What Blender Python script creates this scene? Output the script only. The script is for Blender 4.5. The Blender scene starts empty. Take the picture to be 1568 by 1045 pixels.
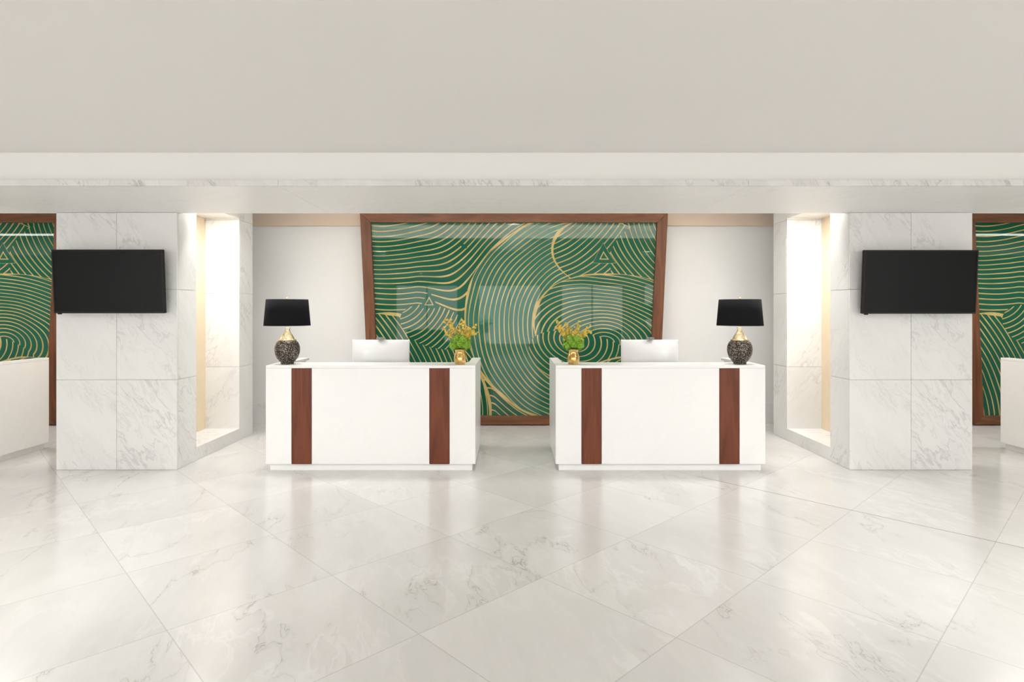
import bpy, bmesh, math, random
from mathutils import Vector, Matrix
random.seed(7)
sc = bpy.context.scene
try:
    sc.view_settings.view_transform = 'Standard'
    sc.view_settings.look = 'None'
except Exception: pass

# ------------------------------------------------------------ node helper
class G:
    def __init__(s, name):
        s.m = bpy.data.materials.new(name); s.m.use_nodes = True
        s.t = s.m.node_tree; s.n = s.t.nodes; s.l = s.t.links
        s.b = s.n['Principled BSDF']
    def put(s, sock, v):
        if isinstance(v, bpy.types.NodeSocket): s.l.new(v, sock)
        elif v is not None: sock.default_value = v
    def math(s, op, a, b=None, c=None, clamp=False):
        n = s.n.new('ShaderNodeMath'); n.operation = op; n.use_clamp = clamp
        s.put(n.inputs[0], a); s.put(n.inputs[1], b)
        if c is not None: s.put(n.inputs[2], c)
        return n.outputs[0]
    def vm(s, op, a, b=None, scale=None):
        n = s.n.new('ShaderNodeVectorMath'); n.operation = op
        s.put(n.inputs[0], a); s.put(n.inputs[1], b)
        if scale is not None: s.put(n.inputs['Scale'], scale)
        return n.outputs['Value'] if op in ('LENGTH','DISTANCE','DOT_PRODUCT') else n.outputs[0]
    def sep(s, v):
        n = s.n.new('ShaderNodeSeparateXYZ'); s.put(n.inputs[0], v); return n.outputs
    def comb(s, x=0., y=0., z=0.):
        n = s.n.new('ShaderNodeCombineXYZ'); s.put(n.inputs[0], x); s.put(n.inputs[1], y); s.put(n.inputs[2], z); return n.outputs[0]
    def obj(s): return s.n.new('ShaderNodeTexCoord').outputs['Object']
    def geo(s): return s.n.new('ShaderNodeNewGeometry')
    def mapping(s, v, rot=(0,0,0), scale=(1,1,1), loc=(0,0,0)):
        n = s.n.new('ShaderNodeMapping'); s.put(n.inputs[0], v)
        n.inputs['Rotation'].default_value = rot; n.inputs['Scale'].default_value = scale; n.inputs['Location'].default_value = loc
        return n.outputs[0]
    def noise(s, v, scale, detail=4, rough=.5, dist=0., color=False):
        n = s.n.new('ShaderNodeTexNoise'); s.put(n.inputs['Vector'], v)
        n.inputs['Scale'].default_value = scale; n.inputs['Detail'].default_value = detail
        n.inputs['Roughness'].default_value = rough; n.inputs['Distortion'].default_value = dist
        return n.outputs['Color' if color else 0]
    def mix(s, f, a, b, mode='MIX'):
        n = s.n.new('ShaderNodeMix'); n.data_type = 'RGBA'; n.blend_type = mode
        def c(v): return (*v, 1) if isinstance(v, tuple) and len(v) == 3 else v
        s.put(n.inputs[0], f); s.put(n.inputs[6], c(a)); s.put(n.inputs[7], c(b)); return n.outputs[2]
    def fmix(s, f, a, b):
        n = s.n.new('ShaderNodeMix'); n.data_type = 'FLOAT'
        s.put(n.inputs[0], f); s.put(n.inputs[2], a); s.put(n.inputs[3], b); return n.outputs[0]
    def mr(s, v, a, b, c=0., d=1., smooth=False):
        n = s.n.new('ShaderNodeMapRange'); n.clamp = True
        if smooth: n.interpolation_type = 'SMOOTHSTEP'
        s.put(n.inputs[0], v)
        for i, x in enumerate((a, b, c, d)): n.inputs[1+i].default_value = x
        return n.outputs[0]
    def bump(s, h, strength=.2, dist=.01):
        n = s.n.new('ShaderNodeBump'); n.inputs['Strength'].default_value = strength; n.inputs['Distance'].default_value = dist
        s.put(n.inputs['Height'], h); s.l.new(n.outputs[0], s.b.inputs['Normal'])
    def set(s, **k):
        mp = dict(color='Base Color', rough='Roughness', metal='Metallic', spec='Specular IOR Level', coat='Coat Weight',
                  emit='Emission Color', estr='Emission Strength', trans='Transmission Weight', ior='IOR', alpha='Alpha', sss='Subsurface Weight')
        for a, v in k.items():
            if isinstance(v, tuple) and len(v) == 3: v = (*v, 1)
            s.put(s.b.inputs[mp[a]], v)
        return s

def simple(name, col, rough=.5, metal=0., spec=.5, var=0.03, nscale=8.):
    g = G(name); p = g.obj()
    f = g.mr(g.noise(p, nscale, 3), .3, .7)
    dark = tuple(c*(1-var*2) for c in col)
    g.set(color=g.mix(f, dark, col), rough=rough, metal=metal, spec=spec)
    return g.m

def mat_marble(name, base=(.80,.79,.775), vein=(.40,.395,.385), rot=.9, amount=.55, sc_=1., rough=.25, cloud=.06, tint=.03, spec=.4, stretch=.28):
    g = G(name); gg = g.geo(); r = gg.outputs['Random Per Island']
    off = g.comb(g.math('MULTIPLY', r, 37.), g.math('MULTIPLY', r, 91.), g.math('MULTIPLY', r, 53.))
    s = g.sep(g.obj())
    h = g.math('ADD', s[0], s[1])
    p = g.comb(h, s[2], g.math('MULTIPLY', g.math('SUBTRACT', s[0], s[1]), .6))
    q = g.mapping(p, rot=(0, 0, rot)); q = g.mapping(q, scale=(sc_*stretch, sc_, sc_*.6))
    q = g.vm('ADD', q, off)
    w = g.noise(q, 1.7, 4, .6, color=True)
    q2 = g.vm('ADD', q, g.vm('SCALE', w, scale=.55))
    n1 = g.noise(q2, 2.6, 5, .6)
    v1 = g.mr(g.math('ABSOLUTE', g.math('SUBTRACT', n1, .5)), 0., .018, 1., 0., True)
    n2 = g.noise(q2, 6.5, 4, .6)
    v2 = g.mr(g.math('ABSOLUTE', g.math('SUBTRACT', n2, .47)), 0., .028, .5, 0., True)
    msk = g.mr(g.noise(q, 1.6, 2), .38, .60)
    v = g.math('MULTIPLY', g.math('MULTIPLY', g.math('MAXIMUM', v1, v2), msk), amount)
    cl = g.mr(n1, .35, .66)
    c = g.mix(cl, tuple(b*(1-cloud*2) for b in base), base)
    c = g.mix(v, c, vein)
    d = g.math('ADD', g.math('MULTIPLY', r, tint), 1-tint)
    c = g.mix(1., c, g.comb(d, d, d), 'MULTIPLY')
    g.set(color=c, rough=rough, spec=spec)
    return g.m

M = {}
M['marble'] = mat_marble('white_veined_marble', base=(.81,.805,.79), vein=(.42,.415,.405), amount=.44, rot=.85, rough=.3, cloud=.03)
M['niche'] = mat_marble('niche_marble', base=(.83,.82,.81), amount=.36, rot=-.9, rough=.3, cloud=.035)
M['deskstone'] = mat_marble('desk_stone', base=(.82,.815,.805), vein=(.5,.5,.49), rot=-.7, amount=.06, sc_=.4, rough=.22, cloud=.005, tint=.01)
M['soffit'] = mat_marble('soffit_marble', base=(.91,.90,.88), vein=(.5,.49,.48), rot=.4, amount=.13, rough=.45, cloud=.01, tint=.01)
M['edge'] = mat_marble('beam_edge_marble', base=(.76,.75,.73), vein=(.30,.30,.29), rot=1.1, amount=.6, rough=.35, sc_=1.5)
M['ceil'] = simple('ceiling_paint', (.825,.81,.782), .85, spec=.2, var=.004, nscale=1.)
M['wall'] = simple('wall_paint', (.79,.785,.77), .8, spec=.25, var=.004, nscale=1.)
M['tan'] = simple('tan_paint', (.66,.54,.44), .7, var=.01)
M['grout'] = simple('grout', (.50,.49,.47), .8)
M['gold_panel'] = simple('pale_gold_panel', (.80,.66,.47), .45, var=.02)
M['black'] = simple('black_plastic', (.008,.008,.008), .45, spec=.3, var=.02)
M['screen'] = simple('black_screen', (.004,.004,.0045), .35, spec=.2, var=0.)
M['shade'] = simple('black_fabric', (.012,.012,.014), .9, spec=.1, var=.1, nscale=200)
M['shade_in'] = simple('shade_lining', (.55,.5,.4), .8)
M['brass'] = simple('polished_brass', (.78,.62,.32), .18, 1.)
M['mon'] = simple('white_aluminium', (.66,.66,.66), .28, .0, .6, var=.0)
M['mon_dark'] = simple('grey_plastic', (.2,.2,.2), .4)
M['white_trim'] = simple('white_enamel', (.8,.8,.78), .5)
M['worktop'] = simple('worktop_laminate', (.7,.69,.66), .4)
M['leaf'] = simple('hydrangea_green', (.26,.50,.03), .6, var=.22, nscale=60)
M['stem'] = simple('stem_green', (.20,.26,.05), .6, var=.1)
M['yellow'] = simple('orchid_yellow', (.82,.56,.06), .55, var=.2, nscale=50)
M['water'] = simple('window_mullion', (.2,.2,.2), .4)

def mat_floor():
    g = G('polished_marble_tiles')
    p = g.obj(); s = g.sep(p)
    ca, sa = .720, .694
    u = g.math('ADD', g.math('MULTIPLY', s[0], ca), g.math('MULTIPLY', s[1], sa))
    v = g.math('ADD', g.math('MULTIPLY', s[0], -sa), g.math('MULTIPLY', s[1], ca))
    un = g.math('DIVIDE', g.math('SUBTRACT', u, .848), .927)
    vn = g.math('DIVIDE', g.math('SUBTRACT', v, .655), .940)
    def edge(a):
        f = g.math('FRACT', a)
        return g.math('MULTIPLY', g.math('MINIMUM', f, g.math('SUBTRACT', 1., f)), .93)
    eu, ev = edge(un), edge(vn)
    joint = g.mr(g.math('MINIMUM', eu, ev), .0018, .004, 1., 0.)
    cell = g.comb(g.math('FLOOR', un), g.math('FLOOR', vn), 0.)
    wn = g.n.new('ShaderNodeTexWhiteNoise'); wn.noise_dimensions = '3D'; g.l.new(cell, wn.inputs['Vector'])
    off = g.vm('SCALE', wn.outputs['Color'], scale=40.)
    uv = g.comb(u, v, 0.)
    pp = g.vm('ADD', uv, off)
    q = g.mapping(pp, rot=(0,0,.5)); q = g.mapping(q, scale=(1.,.4,1.))
    w = g.noise(q, 1.6, 4, .6, color=True)
    q2 = g.vm('ADD', q, g.vm('SCALE', w, scale=.7))
    cl = g.mr(g.noise(q2, 1.8, 6, .65), .36, .64)
    c = g.mix(cl, (.61,.598,.58), (.675,.664,.646))
    r1 = g.math('ABSOLUTE', g.math('SUBTRACT', g.noise(q2, 1.3, 6, .6), .5))
    msk = g.mr(g.noise(pp, 1.1, 2), .46, .61)
    c = g.mix(g.math('MULTIPLY', g.mr(r1, 0., .028, .16, 0., True), msk), c, (.38,.365,.345))
    c = g.mix(g.math('MULTIPLY', g.mr(r1, 0., .0035, .5, 0., True), msk), c, (.25,.235,.215))
    r2 = g.math('ABSOLUTE', g.math('SUBTRACT', g.noise(q2, 3.0, 5, .6), .47))
    v2 = g.math('MULTIPLY', g.mr(r2, 0., .04, .35, 0., True), g.mr(g.noise(pp, .9, 2), .45, .62))
    c = g.mix(v2, c, (.77,.76,.745))
    d = g.mr(wn.outputs['Value'], 0., 1., .96, 1.02)
    c = g.mix(1., c, g.comb(d, d, d), 'MULTIPLY')
    c = g.mix(g.math('MULTIPLY', joint, .40), c, (.30,.29,.27))
    ds = g.math('ABSOLUTE', g.math('SUBTRACT', u, 5.483))
    dm = g.math('MULTIPLY', g.mr(ds, .003, .007, 1., 0.), g.math('LESS_THAN', v, 3.0))
    dm = g.math('MULTIPLY', dm, g.math('GREATER_THAN', v, .0))
    c = g.mix(g.math('MULTIPLY', dm, .75), c, (.12,.11,.10))
    g.set(color=c, rough=g.mr(cl, 0., 1., .20, .16), spec=.42)
    return g.m
M['floor'] = mat_floor()

def mat_wood(name, c1, c2, horiz=False, rough=.4):
    g = G(name); p = g.obj()
    gg = g.geo(); r = gg.outputs['Random Per Island']
    p = g.vm('ADD', p, g.comb(g.math('MULTIPLY', r, 17.), 0., g.math('MULTIPLY', r, 9.)))
    q = g.mapping(p, scale=((.8,8,9) if horiz else (9,8,.7)))
    n = g.noise(q, 1.6, 6, .62, 1.2)
    n2 = g.noise(g.mapping(p, scale=((3,60,60) if horiz else (60,60,3))), 1.5, 3)
    f = g.math('ADD', g.math('MULTIPLY', g.mr(n, .3, .7), .75), g.math('MULTIPLY', n2, .3))
    g.set(color=g.mix(f, c1, c2), rough=rough, spec=.25)
    return g.m
M['wood'] = mat_wood('red_walnut', (.075,.019,.008), (.20,.056,.024))
M['frame_v'] = mat_wood('walnut_frame_upright', (.065,.024,.011), (.20,.077,.034))
M['frame_h'] = mat_wood('walnut_frame_rail', (.07,.027,.013), (.25,.105,.050), True)

def mat_art():
    g = G('swirl_art_under_glass')
    s0 = g.obj(); wob = g.noise(s0, 1.0, 1, .5, color=True)
    p3 = g.vm('ADD', s0, g.vm('SCALE', g.vm('SUBTRACT', wob, (.5,.5,.5)), scale=.11))
    s = g.sep(p3); k = .00954
    def C(px, py): return ((px-787)*k, 1.67-(py-476)*k)
    X, Z = s[0], s[2]
    P = g.comb(X, Z, 0.)
    def ell(c, sx=1., sy=1., rot=0.):
        cx, cy = C(*c)
        d = g.vm('SUBTRACT', P, (cx, cy, 0.))
        if rot or sx != 1 or sy != 1:
            n = g.n.new('ShaderNodeVectorRotate'); n.rotation_type = 'Z_AXIS'
            g.put(n.inputs['Vector'], d); n.inputs['Angle'].default_value = rot
            d = g.vm('MULTIPLY', n.outputs[0], (1/sx, 1/sy, 1.))
        return g.vm('LENGTH', d)
    def half(c, ang):
        cx, cy = C(*c); a = math.radians(ang)
        return g.math('ADD', g.math('MULTIPLY', g.math('SUBTRACT', X, cx), math.cos(a)), g.math('MULTIPLY', g.math('SUBTRACT', Z, cy), math.sin(a)))
    def tri(c, rot):
        ds = [half(c, rot+120*i) for i in range(3)]
        return g.math('MAXIMUM', g.math('MAXIMUM', ds[0], ds[1]), ds[2])
    # S-shaped waves : bowls on the left flowing into arcs that hug the big swirl
    bowl = ell((590,190))
    hug = g.math('SUBTRACT', 420*k, ell((880,488)))
    wx = g.mr(X, C(635,0)[0], C(760,0)[0], 0., 1., True)
    st = dict(phi=g.fmix(wx, bowl, hug), tint=0., bord=1.)
    def over(field, d_in, t=None, edge=True, fq=1.):
        ins = g.math('GREATER_THAN', d_in, 0.)
        if fq != 1.: field = g.math('MULTIPLY', field, fq)
        st['phi'] = g.fmix(ins, st['phi'], field)
        if edge: st['bord'] = g.fmix(ins, g.math('MINIMUM', st['bord'], g.math('ABSOLUTE', d_in)), g.math('ABSOLUTE', d_in))
        else: st['bord'] = g.fmix(ins, st['bord'], 1.)
        if t is not None: st['tint'] = g.fmix(ins, st['tint'], t)
    def circ(c, R, fc=None, sx=1., sy=1., rot=0., t=None, fsx=1., fsy=1., edge=True, fq=1.):
        d = ell(c, sx, sy, rot)
        f = d if fc is None else ell(fc, fsx, fsy, rot)
        over(f, g.math('SUBTRACT', R*k, d), t, edge, fq)
    def triangle(c, rot, r, t=0.):
        d = tri(c, rot); over(d, g.math('SUBTRACT', r*k, d), t, False, 1.1)
    circ((590,640), 160, (400,650))                                        # lower-left diagonals
    circ((668,500), 40, (600,440), 1.4, .8, .3, edge=False)                # nearly level lines
    triangle((657,462), 30, 8.5)
    circ((1105,335), 168, (1140,270))                                      # top-right sweep
    circ((880,488), 160, (905,497), 1.04, 1., t=.9, fsx=1.04, fq=1.08)     # big swirl
    circ((925,392), 72, (805,265), 1.1, .75, .25, t=.3)                    # wedge left of the upper triangle
    circ((1000,405), 66, (1110,300), t=.1, edge=False)
    triangle((926,392), 30, 10, .2)
    circ((955,508), 128, (925,525), 1.1, .68, .18, t=.35, fsx=1.4, fsy=.85, fq=1.15)
    circ((905,560), 62, (880,520), 1.6, .72, .35, t=.2, fsx=1.3, fq=1.1, edge=False)
    circ((960,620), 90, (985,640), 1.2, .8, 0., t=.05)
    f = g.math('FRACT', g.math('DIVIDE', st['phi'], 7.6*k))
    tr = g.math('ABSOLUTE', g.math('SUBTRACT', f, .5))
    wv = g.mr(g.noise(s0, 1.7, 1), .3, .7, .07, .13)
    line = g.math('LESS_THAN', tr, wv)
    be = g.math('LESS_THAN', st['bord'], g.mr(g.noise(g.mapping(s0, loc=(7,2,4)), 1.9, 1), .42, .68, .004, .024))
    line = g.math('MAXIMUM', line, be)
    brk = g.math('GREATER_THAN', g.noise(g.mapping(s0, loc=(3,1,5)), 2.6, 1), .25)
    line = g.math('MULTIPLY', line, brk)
    gr = g.mix(st['tint'], (.008,.080,.044), (.026,.122,.084))
    gr = g.mix(g.mr(g.noise(s0, 1.1, 2), .3, .7), gr, g.mix(st['tint'], (.012,.090,.052), (.032,.132,.092)))
    gold = g.mix(g.mr(g.noise(s0, 4, 2), .3, .7), (.38,.28,.095), (.52,.385,.15))
    g.set(color=g.mix(line, gr, gold), rough=.02, spec=.24)
    return g.m
M['art'] = mat_art()

def mat_speckle():
    g = G('hammered_bronze'); p = g.obj()
    v = g.n.new('ShaderNodeTexVoronoi'); v.inputs['Scale'].default_value = 75; g.put(v.inputs['Vector'], p)
    f = g.mr(v.outputs['Distance'], .1, .55)
    g.set(color=g.mix(f, (.38,.34,.29), (.035,.024,.019)), rough=.3, metal=.6)
    g.bump(g.math('SUBTRACT', 1., v.outputs['Distance']), .7, .004)
    return g.m
M['speckle'] = mat_speckle()
g = G('amber_mirror_glass'); g.set(color=g.mix(g.mr(g.noise(g.obj(), 14, 2), .3, .7), (.42,.24,.06), (.80,.58,.25)), rough=.08, metal=.85); M['amber'] = g.m
g = G('gilt_mercury_glass'); g.set(color=g.mix(g.mr(g.noise(g.obj(), 40, 3), .35, .65), (.62,.54,.30), (.95,.93,.80)), rough=.1, metal=.8); M['gilt'] = g.m
def emis(name, col, st):
    g = G(name); g.set(color=col, emit=col, estr=st, rough=.5); return g.m
M['lens'] = emis('downlight_lens', (1,.98,.94), 30.)
M['led'] = emis('led_diffuser', (1,.98,.94), 24.)

# ------------------------------------------------------------ mesh helpers
def link(o, parent=None):
    sc.collection.objects.link(o)
    if parent: o.parent = parent
    return o
def empty(name, loc=(0,0,0), rz=0.):
    e = bpy.data.objects.new(name, None); e.empty_display_size = .1; e.location = loc; e.rotation_euler[2] = rz
    return link(e)
def mesh_obj(name, bm, mats, parent=None, loc=(0,0,0), smooth=False, bevel=0., rot=None, autos=None):
    me = bpy.data.meshes.new(name); bm.to_mesh(me); bm.free()
    for m in mats: me.materials.append(M[m])
    if smooth:
        for p in me.polygons: p.use_smooth = True
    o = bpy.data.objects.new(name, me); o.location = loc
    if rot: o.rotation_euler = rot
    link(o, parent)
    if bevel:
        b = o.modifiers.new('bevel', 'BEVEL'); b.width = bevel; b.segments = 2; b.limit_method = 'ANGLE'
    return o
def box(bm, x0, x1, y0, y1, z0, z1, mi=0):
    vs = [bm.verts.new(c) for c in ((x0,y0,z0),(x1,y0,z0),(x1,y1,z0),(x0,y1,z0),(x0,y0,z1),(x1,y0,z1),(x1,y1,z1),(x0,y1,z1))]
    for f in ((0,3,2,1),(4,5,6,7),(0,1,5,4),(1,2,6,5),(2,3,7,6),(3,0,4,7)):
        bm.faces.new([vs[i] for i in f]).material_index = mi
def boxes(name, lst, mats, parent=None, loc=(0,0,0), bevel=0., rot=None):
    bm = bmesh.new()
    for b in lst: box(bm, *b)
    return mesh_obj(name, bm, mats, parent, loc, bevel=bevel, rot=rot)
def lathe(name, prof, mats, parent, loc, seg=48, mi=None):
    bm = bmesh.new(); rings = []
    for r, z in prof:
        rings.append([bm.verts.new((r*math.cos(2*math.pi*i/seg), r*math.sin(2*math.pi*i/seg), z)) for i in range(seg)])
    for k in range(len(rings)-1):
        for i in range(seg):
            j = (i+1) % seg
            f = bm.faces.new((rings[k][i], rings[k][j], rings[k+1][j], rings[k+1][i]))
            if mi: f.material_index = mi(k)
    return mesh_obj(name, bm, mats, parent, loc, smooth=True)

# ------------------------------------------------------------ room shell
W = 13.0; YB = 8.80; YR = -7.0; HC = 2.985; HS = 2.70; HR = 3.20
boxes('floor', [(-W, W, YR, YB+.2, -.2, 0.)], ['floor'])
boxes('ceiling', [(-W, W, YR, 4.93, HC, HC+.15), (-W, W, 6.27, YB+.2, HR, HR+.15)], ['ceil'])
bl = [(-W, W, 4.93, 6.27, HS+.05, HR+.1, 0)]
xs = [-W, -9.0, -5.02, -1.93, 1.95, 5.05, 9.0, W]
for a, b in zip(xs, xs[1:]):
    bl.append((a+.0015, b-.0015, 4.905, 6.268, HS, HS+.049, 1))
    bl.append((a+.001, b-.001, 4.885, 4.905, HS, HS+.05, 2))
boxes('ceiling_beam', bl, ['ceil', 'soffit', 'edge'], bevel=.001)
boxes('wall_back', [(-W, W, YB, YB+.2, 0., HR)], ['wall'])
boxes('wall_left', [(-W-.2, -W, YR, YB+.2, 0., HR)], ['wall'])
boxes('wall_right', [(W, W+.2, YR, YB+.2, 0., HR)], ['wall'])
boxes('trim_1', [(-6.3, -2.22, YB-.06, YB, 2.925, HR), (2.28, 6.3, YB-.06, YB, 2.925, HR)], ['tan'], bevel=.003)
boxes('baseboard_back', [(-6.3, -2.16, YB-.02, YB, 0., .29), (2.22, 6.3, YB-.02, YB, 0., .29)], ['marble'], bevel=.003)
# rear lobby wall with windows
wl = [(-W, W, YR-.2, YR, 0., .25), (-W, W, YR-.2, YR, 2.75, HC+.15)]
wx = [-11.6, -8.2, -4.8, -1.4, 2.0, 5.4, 8.8]
edges = [-W] + [e for x in wx for e in (x, x+2.6)] + [W]
for a, b in zip(edges[0::2], edges[1::2]): wl.append((a, b, YR-.2, YR, .25, 2.75))
boxes('wall_rear', wl, ['wall'])
for i, x in enumerate(wx):
    t = .05
    boxes('window_%d' % (i+1), [(x, x+t, YR-.15, YR-.08, .25, 2.75), (x+2.6-t, x+2.6, YR-.15, YR-.08, .25, 2.75),
        (x, x+2.6, YR-.15, YR-.08, .25, .3), (x, x+2.6, YR-.15, YR-.08, 2.7, 2.75), (x+1.28, x+1.32, YR-.15, YR-.08, .3, 2.7)], ['water'])

# ------------------------------------------------------------ marble columns
def column(xi, xo):
    cx = (xi+xo)/2; w = abs(xo-xi); h = w/2
    e = empty('marble_column', (cx, 6.21, 0))
    g_ = .0015; L = []
    def slab(x0, x1, y0, y1, z0, z1, m=0): L.append((x0+g_, x1-g_, y0, y1, z0+g_, z1-g_, m))
    fr = [0., .946, 1.893, 2.699]
    rr = [0., .946, 1.893, 2.84, 3.199]
    for a, b in zip(fr, fr[1:]):
        slab(-h, 0, 0, .025, a, b); slab(0, h, 0, .025, a, b)
        L.append((-h, -h+.025, .0265, .38, a+g_, b-g_, 0)); L.append((h-.025, h, .0265, .38, a+g_, b-g_, 0))
    L.append((-h, h, .062, .38, 2.70, 3.199, 0))
    L.append((-h+.02, h-.02, .02, .375, 0., 2.69, 1))
    for a, b in zip(rr, rr[1:]):
        slab(-h, 0, 1.42, 1.445, a, b, 2); slab(0, h, 1.42, 1.445, a, b, 2)
        L.append((-h, -h+.025, 1.4465, 1.81, a+g_, b-g_, 0)); L.append((h-.025, h, 1.4465, 1.81, a+g_, b-g_, 0))
    L.append((-h+.02, h-.02, 1.44, 1.80, 0., 3.19, 1))
    for s in (-1, 1):
        x0, x1 = sorted((s*h, s*.20))
        L.append((x0, x1, .38, 1.42, 0., .15, 0))
        L.append((x0, x1, .38, 1.42, 2.86, 3.199, 0))
    boxes('stone_cladding', L, ['marble', 'grout', 'niche'], e, bevel=.001)
    boxes('niche_core', [(-.198, .198, .381, 1.419, .15, 3.19, 0)], ['gold_panel'], e)
    for s in (-1, 1):
        xc = s*(h+.2)/2
        boxes('niche_light_housing', [(xc-.18, xc+.18, .40, .74, 2.838, 2.859, 0)], ['white_trim'], e)
        la = bpy.data.lights.new('niche_light', 'AREA'); la.shape = 'RECTANGLE'; la.size = .34; la.size_y = .30
        la.energy = 22; la.color = (1, .985, .965)
        lo = bpy.data.objects.new('niche_light', la); lo.location = (xc, .57, 2.835); link(lo, e)
column(-3.512, -4.779)
column(3.540, 4.827)

# ------------------------------------------------------------ wall art
def wall_art(cx, y=8.65):
    e = empty('framed_wall_art', (cx, y, 0))
    ot, ob, zt = 2.235, 2.095, 3.09
    fw = .15; zb = .012
    def hw(z): return ob + (ot-ob)*(z-zb)/(zt-zb)
    def prism(bm, poly, y0, y1, mi=0):
        a = [bm.verts.new((x, y0, z)) for x, z in poly]; b = [bm.verts.new((x, y1, z)) for x, z in poly]
        bm.faces.new(a).material_index = mi; bm.faces.new(b[::-1]).material_index = mi
        n = len(poly)
        for i in range(n): bm.faces.new((a[i], b[i], b[(i+1)%n], a[(i+1)%n])).material_index = mi
    zi0, zi1 = zb+.13, zt-.14
    bm = bmesh.new()
    for s in (-1, 1):
        prism(bm, [(s*hw(zb), zb), (s*(hw(zi0)-fw), zi0), (s*(hw(zi1)-fw), zi1), (s*hw(zt), zt)], -.06, .10)
    bmesh.ops.recalc_face_normals(bm, faces=bm.faces[:])
    mesh_obj('frame_upright', bm, ['frame_v'], e, bevel=.006)
    bm = bmesh.new()
    prism(bm, [(-hw(zb), zb), (hw(zb), zb), (hw(zi0)-fw, zi0), (-hw(zi0)+fw, zi0)], -.06, .10)
    prism(bm, [(-hw(zt), zt), (hw(zt), zt), (hw(zi1)-fw, zi1), (-hw(zi1)+fw, zi1)], -.06, .10)
    bmesh.ops.recalc_face_normals(bm, faces=bm.faces[:])
    mesh_obj('frame_rail', bm, ['frame_h'], e, bevel=.006)
    bm = bmesh.new()
    prism(bm, [(-hw(zi0)+fw-.02, zi0-.02), (hw(zi0)-fw+.02, zi0-.02), (hw(zi1)-fw+.02, zi1+.02), (-hw(zi1)+fw-.02, zi1+.02)], -.02, .02)
    bmesh.ops.recalc_face_normals(bm, faces=bm.faces[:])
    mesh_obj('glazed_panel', bm, ['art'], e)
wall_art(.028)
wall_art(-8.72)
wall_art(8.80)

# ------------------------------------------------------------ reception desks
def desk(x0, y0=6.16):
    e = empty('reception_desk', (x0, y0, 0))
    w = 2.18; D = 1.03; H = 1.10; b0 = .073
    seg = [0, .268, .478, 1.702, 1.912, w]
    L = []
    for i in range(5):
        if i in (1, 3): continue
        L.append((seg[i], seg[i+1]-.001 if i < 4 else seg[i+1], 0, .06, b0, H-.03, 0))
    L.append((0, w, .0, .38, H-.029, H, 0))
    L.append((0, .10, .381, D, H-.029, H, 0)); L.append((w-.10, w, .381, D, H-.029, H, 0))
    L.append((0, .06, .062, D, b0, H-.03, 0)); L.append((w-.06, w, .062, D, b0, H-.03, 0))
    boxes('stone_body', L, ['deskstone'], e, bevel=.002)
    boxes('wood_inlay', [(seg[1]+.002, seg[2]-.003, -.004, .058, b0, H-.031), (seg[3]+.002, seg[4]-.003, -.004, .058, b0, H-.031)], ['wood'], e, bevel=.002)
    boxes('plinth', [(.034, w-.034, .03, .08, 0, b0-.001), (.034, .084, .081, D-.03, 0, b0-.001), (w-.084, w-.034, .081, D-.03, 0, b0-.001)], ['deskstone'], e, bevel=.002)
    boxes('work_surface', [(.062, w-.062, .062, D-.05, .70, .74), (.5, .54, .1, D-.1, 0, .70), (w-.54, w-.5, .1, D-.1, 0, .70)], ['worktop'], e, bevel=.003)
XL, XR = -2.561, .455
desk(XL); desk(XR)
desk(-5.62-2.18); desk(5.93)

# ------------------------------------------------------------ monitors (seen from behind)
def monitor(cx, y=6.82, rz=0.):
    e = empty('computer_monitor', (cx, y, .74), rz)
    bm = bmesh.new(); nx, nz = 28, 20; w, h = .66, .44; z0 = .155
    def P(i, j, back):
        u, v = i/nx*2-1, j/nz*2-1
        x = u*w/2; z = z0 + (v+1)/2*h
        b = (1-abs(u)**2.6)*(1-abs(v)**2.6)
        return (x, -.006-.07*b if back else .006, z)
    for back in (True, False):
        V = [[bm.verts.new(P(i, j, back)) for j in range(nz+1)] for i in range(nx+1)]
        for i in range(nx):
            for j in range(nz):
                q = (V[i][j], V[i+1][j], V[i+1][j+1], V[i][j+1])
                bm.faces.new(q if back else q[::-1]).material_index = 0 if back else 1
        if back: B = V
        else: F = V
    loop = [(i, 0) for i in range(nx)] + [(nx, j) for j in range(nz)] + [(i, nz) for i in range(nx, 0, -1)] + [(0, j) for j in range(nz, 0, -1)]
    for a, b in zip(loop, loop[1:]+loop[:1]):
        bm.faces.new((B[a[0]][a[1]], F[a[0]][a[1]], F[b[0]][b[1]], B[b[0]][b[1]]))
    bmesh.ops.recalc_face_normals(bm, faces=bm.faces[:])
    mesh_obj('display_shell', bm, ['mon', 'screen'], e, smooth=True, rot=(math.radians(-3), 0, 0))
    boxes('stand_foot', [(-.11, .11, -.10, .09, 0.001, .009)], ['mon'], e, bevel=.003)
    boxes('stand_neck', [(-.08, .08, -.085, -.073, .006, .30)], ['mon'], e, bevel=.004)
    boxes('webcam', [(-.045, .045, -.02, .02, .600, .622), (-.012, .012, -.035, -.019, .59, .625)], ['mon_dark'], e, bevel=.004)
monitor(-1.515); monitor(1.59)

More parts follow.
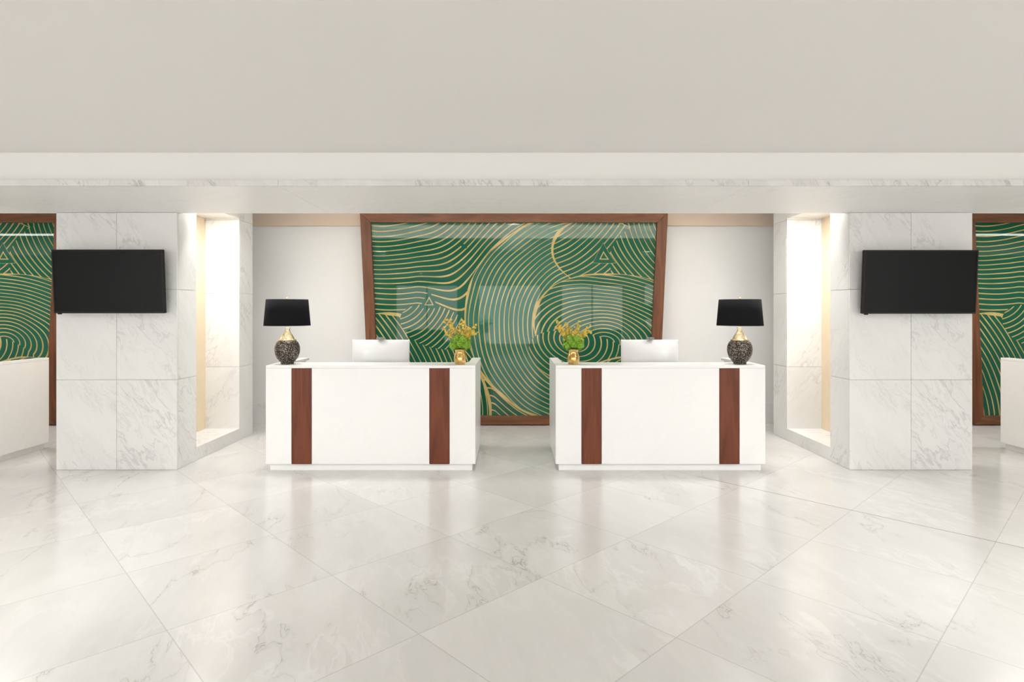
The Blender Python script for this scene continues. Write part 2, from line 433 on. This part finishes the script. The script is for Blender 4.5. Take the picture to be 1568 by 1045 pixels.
# ------------------------------------------------------------ table lamps
def lamp(x, y=6.34):
    e = empty('table_lamp', (x, y, 1.10))
    prof = [(.0,.0),(.062,.0),(.068,.008),(.066,.016),(.082,.03),(.108,.065),(.124,.11),(.130,.15),(.127,.19),(.112,.228),(.090,.252),(.080,.262),
            (.066,.290),(.045,.325),(.030,.352),(.024,.375),(.030,.382),(.030,.392),(.012,.396),(.012,.43),(.0,.43)]
    lathe('lamp_base', prof, ['speckle', 'gilt'], e, (0,0,0), mi=lambda k: 0 if k < 10 else 1)
    lathe('brass_ring', [(.080,.250),(.094,.252),(.094,.260),(.080,.264)], ['brass'], e, (0,0,0))
    b, t, z0, z1 = .238, .214, .41, .69
    lathe('shade', [(b-.004, z0),(b, z0),(t, z1),(t-.004, z1),(b-.004, z0)], ['shade', 'shade_in'], e, (0,0,0), 64, mi=lambda k: 1 if k == 3 else 0)
    L = [(-.003,.003,-.213,.213,.664,.670), (-.213,.213,-.003,.003,.664,.670), (-.004,.004,-.004,.004,.42,.695)]
    boxes('harp', L, ['brass'], e)
    lathe('finial', [(.0,.69),(.008,.69),(.008,.696),(.014,.704),(.008,.712),(.0,.714)], ['brass'], e, (0,0,0), 16)
    lathe('bulb', [(.0,.43),(.018,.435),(.02,.47),(.035,.50),(.04,.53),(.03,.56),(.0,.575)], ['white_trim'], e, (0,0,0), 20)
    return e
lamp(-2.405); lamp(2.438)

# ------------------------------------------------------------ flowers
def tube(bm, pts, r, seg=6, mi=0):
    prev = None
    for k, p in enumerate(pts):
        p = Vector(p); d = (Vector(pts[min(k+1, len(pts)-1)]) - Vector(pts[max(k-1, 0)])).normalized()
        a = d.orthogonal().normalized(); b = d.cross(a)
        ring = [bm.verts.new(p + (a*math.cos(t)+b*math.sin(t))*r) for t in [2*math.pi*i/seg for i in range(seg)]]
        if prev:
            for i in range(seg): bm.faces.new((prev[i], prev[(i+1)%seg], ring[(i+1)%seg], ring[i])).material_index = mi
        prev = ring
def blossom(bm, c, n, size, petals=5, mi=0):
    n = Vector(n).normalized(); a = n.orthogonal().normalized(); b = n.cross(a); c = Vector(c)
    ph = random.random()*6
    for i in range(petals):
        t = ph+2*math.pi*i/petals; d = a*math.cos(t)+b*math.sin(t); s = n.cross(d)
        v = [c, c+d*size*.55+s*size*.38+n*size*.15, c+d*size+n*size*.35, c+d*size*.55-s*size*.38+n*size*.15]
        bm.faces.new([bm.verts.new(q) for q in v]).material_index = mi
def flowers(x, y=6.30, seed=1):
    random.seed(seed)
    e = empty('flower_arrangement', (x, y, 1.10))
    lathe('vase', [(.0,.0),(.048,.0),(.055,.006),(.064,.035),(.066,.07),(.058,.105),(.050,.125),(.056,.15),(.062,.158),(.058,.160),(.050,.148),(.045,.12),(.0,.11)], ['amber'], e, (0,0,0), 40)
    bm = bmesh.new()
    heads = [(0,-.02,.225,.062),(-.062,-.01,.20,.052),(.062,-.015,.205,.054),(.03,-.04,.265,.052),(-.035,-.03,.268,.05),(0,.05,.22,.06),(.07,.03,.24,.045),(-.06,.04,.24,.045)]
    for hx, hy, hz, r in heads:
        tube(bm, [(hx*.2, hy*.2, .11), (hx*.6, hy*.6, .16), (hx, hy, hz)], .003, 5, 1)
        for _ in range(70):
            d = Vector((random.gauss(0,1), random.gauss(0,1), random.gauss(0,1))).normalized()
            blossom(bm, Vector((hx,hy,hz))+d*r*random.uniform(.8,1.02), d, random.uniform(.012,.018), 4, 0)
        bmesh.ops.create_icosphere(bm, subdivisions=2, radius=r*.82, matrix=Matrix.Translation((hx,hy,hz)))
    mesh_obj('hydrangea_heads', bm, ['leaf', 'stem'], e)
    bm = bmesh.new()
    for k in range(13):
        a = random.uniform(0, 2*math.pi); lean = random.uniform(.05, .17); top = random.uniform(.33, .47)
        if k < 4: lean = .17; a = [math.pi*.97, math.pi*.08, math.pi*.85, -.2][k]; top = [.38,.40,.45,.35][k]
        p0 = Vector((0,0,.12)); p1 = Vector((math.cos(a)*lean*.35, math.sin(a)*lean*.3, .26)); p2 = Vector((math.cos(a)*lean, math.sin(a)*lean*.6, top))
        pts = [(p0*(1-t)**2+p1*2*t*(1-t)+p2*t*t) for t in [i/10 for i in range(11)]]
        tube(bm, pts, .0022, 5, 1)
        for i in range(6, 11):
            for _ in range(3):
                o = Vector((random.uniform(-.024,.024), random.uniform(-.024,.024), random.uniform(-.018,.020)))
                tube(bm, [pts[i], pts[i]+o], .001, 4, 1)
                blossom(bm, pts[i]+o, Vector((o.x, -.5*random.random()-.2, o.z))+Vector((0,0,.01)), random.uniform(.009,.017), 5, 0)
    mesh_obj('orchid_sprays', bm, ['yellow', 'stem'], e)
flowers(-.553, seed=3); flowers(.652, seed=8)

# ------------------------------------------------------------ televisions
def tv(cx, cz, w=1.14, h=.655):
    e = empty('wall_mounted_television', (cx, 6.21, cz))
    t = math.radians(3.5)
    boxes('wall_bracket', [(-.2, .2, -.012, -.001, -.15, .15), (-.14, -.11, -.07, -.012, -.12, .12), (.11, .14, -.07, -.012, -.12, .12)], ['black'], e)
    y0 = -.12
    boxes('screen_housing', [(-w/2, w/2, 0, .035, -h/2, h/2, 0)], ['black'], e, (0, y0, 0), .006, (t, 0, 0))
    bz = .014
    boxes('bezel', [(-w/2, w/2, -.006, 0, h/2-bz, h/2), (-w/2, w/2, -.006, 0, -h/2, -h/2+bz*1.4), (-w/2, -w/2+bz, -.006, 0, -h/2+bz*1.4, h/2-bz), (w/2-bz, w/2, -.006, 0, -h/2+bz*1.4, h/2-bz)], ['black'], e, (0, y0, 0), .001, (t, 0, 0))
    boxes('display_panel', [(-w/2+bz, w/2-bz, -.002, .001, -h/2+bz, h/2-bz)], ['screen'], e, (0, y0, 0), 0, (t, 0, 0))
    boxes('rear_electronics', [(-w*.32, w*.32, .035, .07, -h*.35, h*.2)], ['black'], e, (0, y0, 0), .006, (t, 0, 0))
    lx = -w/2+.03
    boxes('sensor', [(lx, lx+.035, 0, .02, -h/2-.012, -h/2)], ['black'], e, (0, y0, 0), .002, (t, 0, 0))
tv(-4.15, 1.97); tv(4.195, 1.965, 1.17)

# ------------------------------------------------------------ lighting
WH = (1, .989, .967)
def downlight(x, y, z, power, size=.24, spread=150, col=WH, sc_=1.):
    e = empty('recessed_downlight', (x, y, z))
    lathe('trim_ring', [(.15*sc_,.0),(.15*sc_,-.012),(.125*sc_,-.014),(.12*sc_,-.004)], ['white_trim'], e, (0,0,0), 40)
    lathe('lens', [(.0,-.004),(.119*sc_,-.004)], ['lens'], e, (0,0,0), 40)
    la = bpy.data.lights.new('lamp', 'AREA'); la.shape = 'DISK'; la.size = size; la.energy = power; la.color = col; la.spread = math.radians(spread)
    lo = bpy.data.objects.new('lamp', la); lo.location = (0,0,-.02); link(lo, e)
for x in (-3.17, 3.22): downlight(x, 3.0, HC, 32)
for x in (-6.6, 6.6):
    downlight(x, 3.0, HC, 26)
    downlight(x, -1.0, HC, 60)
for x in (-3.2, 3.2): downlight(x, -3.5, HC, 95)
for x in (-3.0, .03, 3.06): downlight(x, 6.82, HR, 11, spread=130)  # added fill, hidden in the recess, to brighten floor, niches and soffit

# added fill spots, out of view, brightening the floor in front of the desks
def fill_spot(x, y, target, power):
    e = empty('added_fill_spotlight', (x, y, HC))
    d = (Vector(target)-Vector((x, y, HC-.14))).normalized()
    q = d.to_track_quat('-Z', 'Y').to_euler()
    lathe('canopy', [(.0,-.002),(.05,-.002),(.05,-.02),(.012,-.024),(.012,-.10)], ['white_trim'], e, (0,0,0), 24)
    o = lathe('lamp_head', [(.0,.08),(.045,.08),(.055,.06),(.06,-.08),(.052,-.08),(.048,-.02),(.0,-.01)], ['white_trim'], e, (0,0,-.14), 32); o.rotation_euler = q
    la = bpy.data.lights.new('lamp', 'SPOT'); la.energy = power; la.color = WH; la.spot_size = math.radians(56); la.spot_blend = 1.; la.shadow_soft_size = .06
    lo = bpy.data.objects.new('lamp', la); lo.location = Vector((0,0,-.14)) + d*.10; lo.rotation_euler = q; link(lo, e)
fill_spot(-5.3, 1.2, (-1.3, 5.1, 0), 330); fill_spot(5.3, 1.2, (1.3, 5.1, 0), 330)

def linear(name, x0, x1, y, z, power, strip=.07):
    e = empty(name, ((x0+x1)/2, y, z)); L = x1-x0
    boxes('housing', [(-L/2, L/2, -.04, .04, .012, HR-z)], ['white_trim'], e)
    boxes('diffuser', [(-L/2, L/2, -.035, .035, 0, .011)], ['led'], e)
    la = bpy.data.lights.new('lamp', 'AREA'); la.shape = 'RECTANGLE'; la.size = L; la.size_y = strip; la.energy = power; la.color = WH
    lo = bpy.data.objects.new('lamp', la); lo.location = (0,0,-.01); link(lo, e)
linear('linear_light', -11, -5.6, 6.9, 3.0, 60); linear('linear_light', 5.6, 11, 6.9, 3.0, 60)
# added indirect fill for the back wall, unseen behind the stone beam: trough with a lip, light thrown up on the raised ceiling,
# two small downlights set in its underside above the desks
e = empty('added_cove_fill', (0, 6.272, 2.76))
boxes('added_cove_trough', [(-3.3, 3.3, 0, .30, 0, .02), (-3.3, 3.3, .28, .30, .02, .22)], ['white_trim'], e)
la = bpy.data.lights.new('lamp', 'AREA'); la.shape = 'RECTANGLE'; la.size = 6.4; la.size_y = .12; la.energy = 140; la.color = WH
lo = bpy.data.objects.new('lamp', la); lo.location = (0, .14, .03); lo.rotation_euler[0] = math.radians(180); link(lo, e)
for x in (-2.40, 2.48): downlight(x, 6.42, 2.759, 7, size=.2, spread=120, sc_=.85)

w = bpy.data.worlds.new('lobby_daylight'); sc.world = w; w.use_nodes = True
bg = w.node_tree.nodes['Background']; bg.inputs[0].default_value = (1, .992, .972, 1); bg.inputs[1].default_value = 5.2

# ------------------------------------------------------------ camera
cd = bpy.data.cameras.new('camera'); co = bpy.data.objects.new('camera', cd); link(co)
cd.sensor_width = 36; cd.lens = 36*907/1568; cd.shift_y = -46.5/1568
co.location = (0, 0, 1.67); co.rotation_euler = (math.radians(90), 0, 0)
cd.clip_start = .05; sc.camera = co
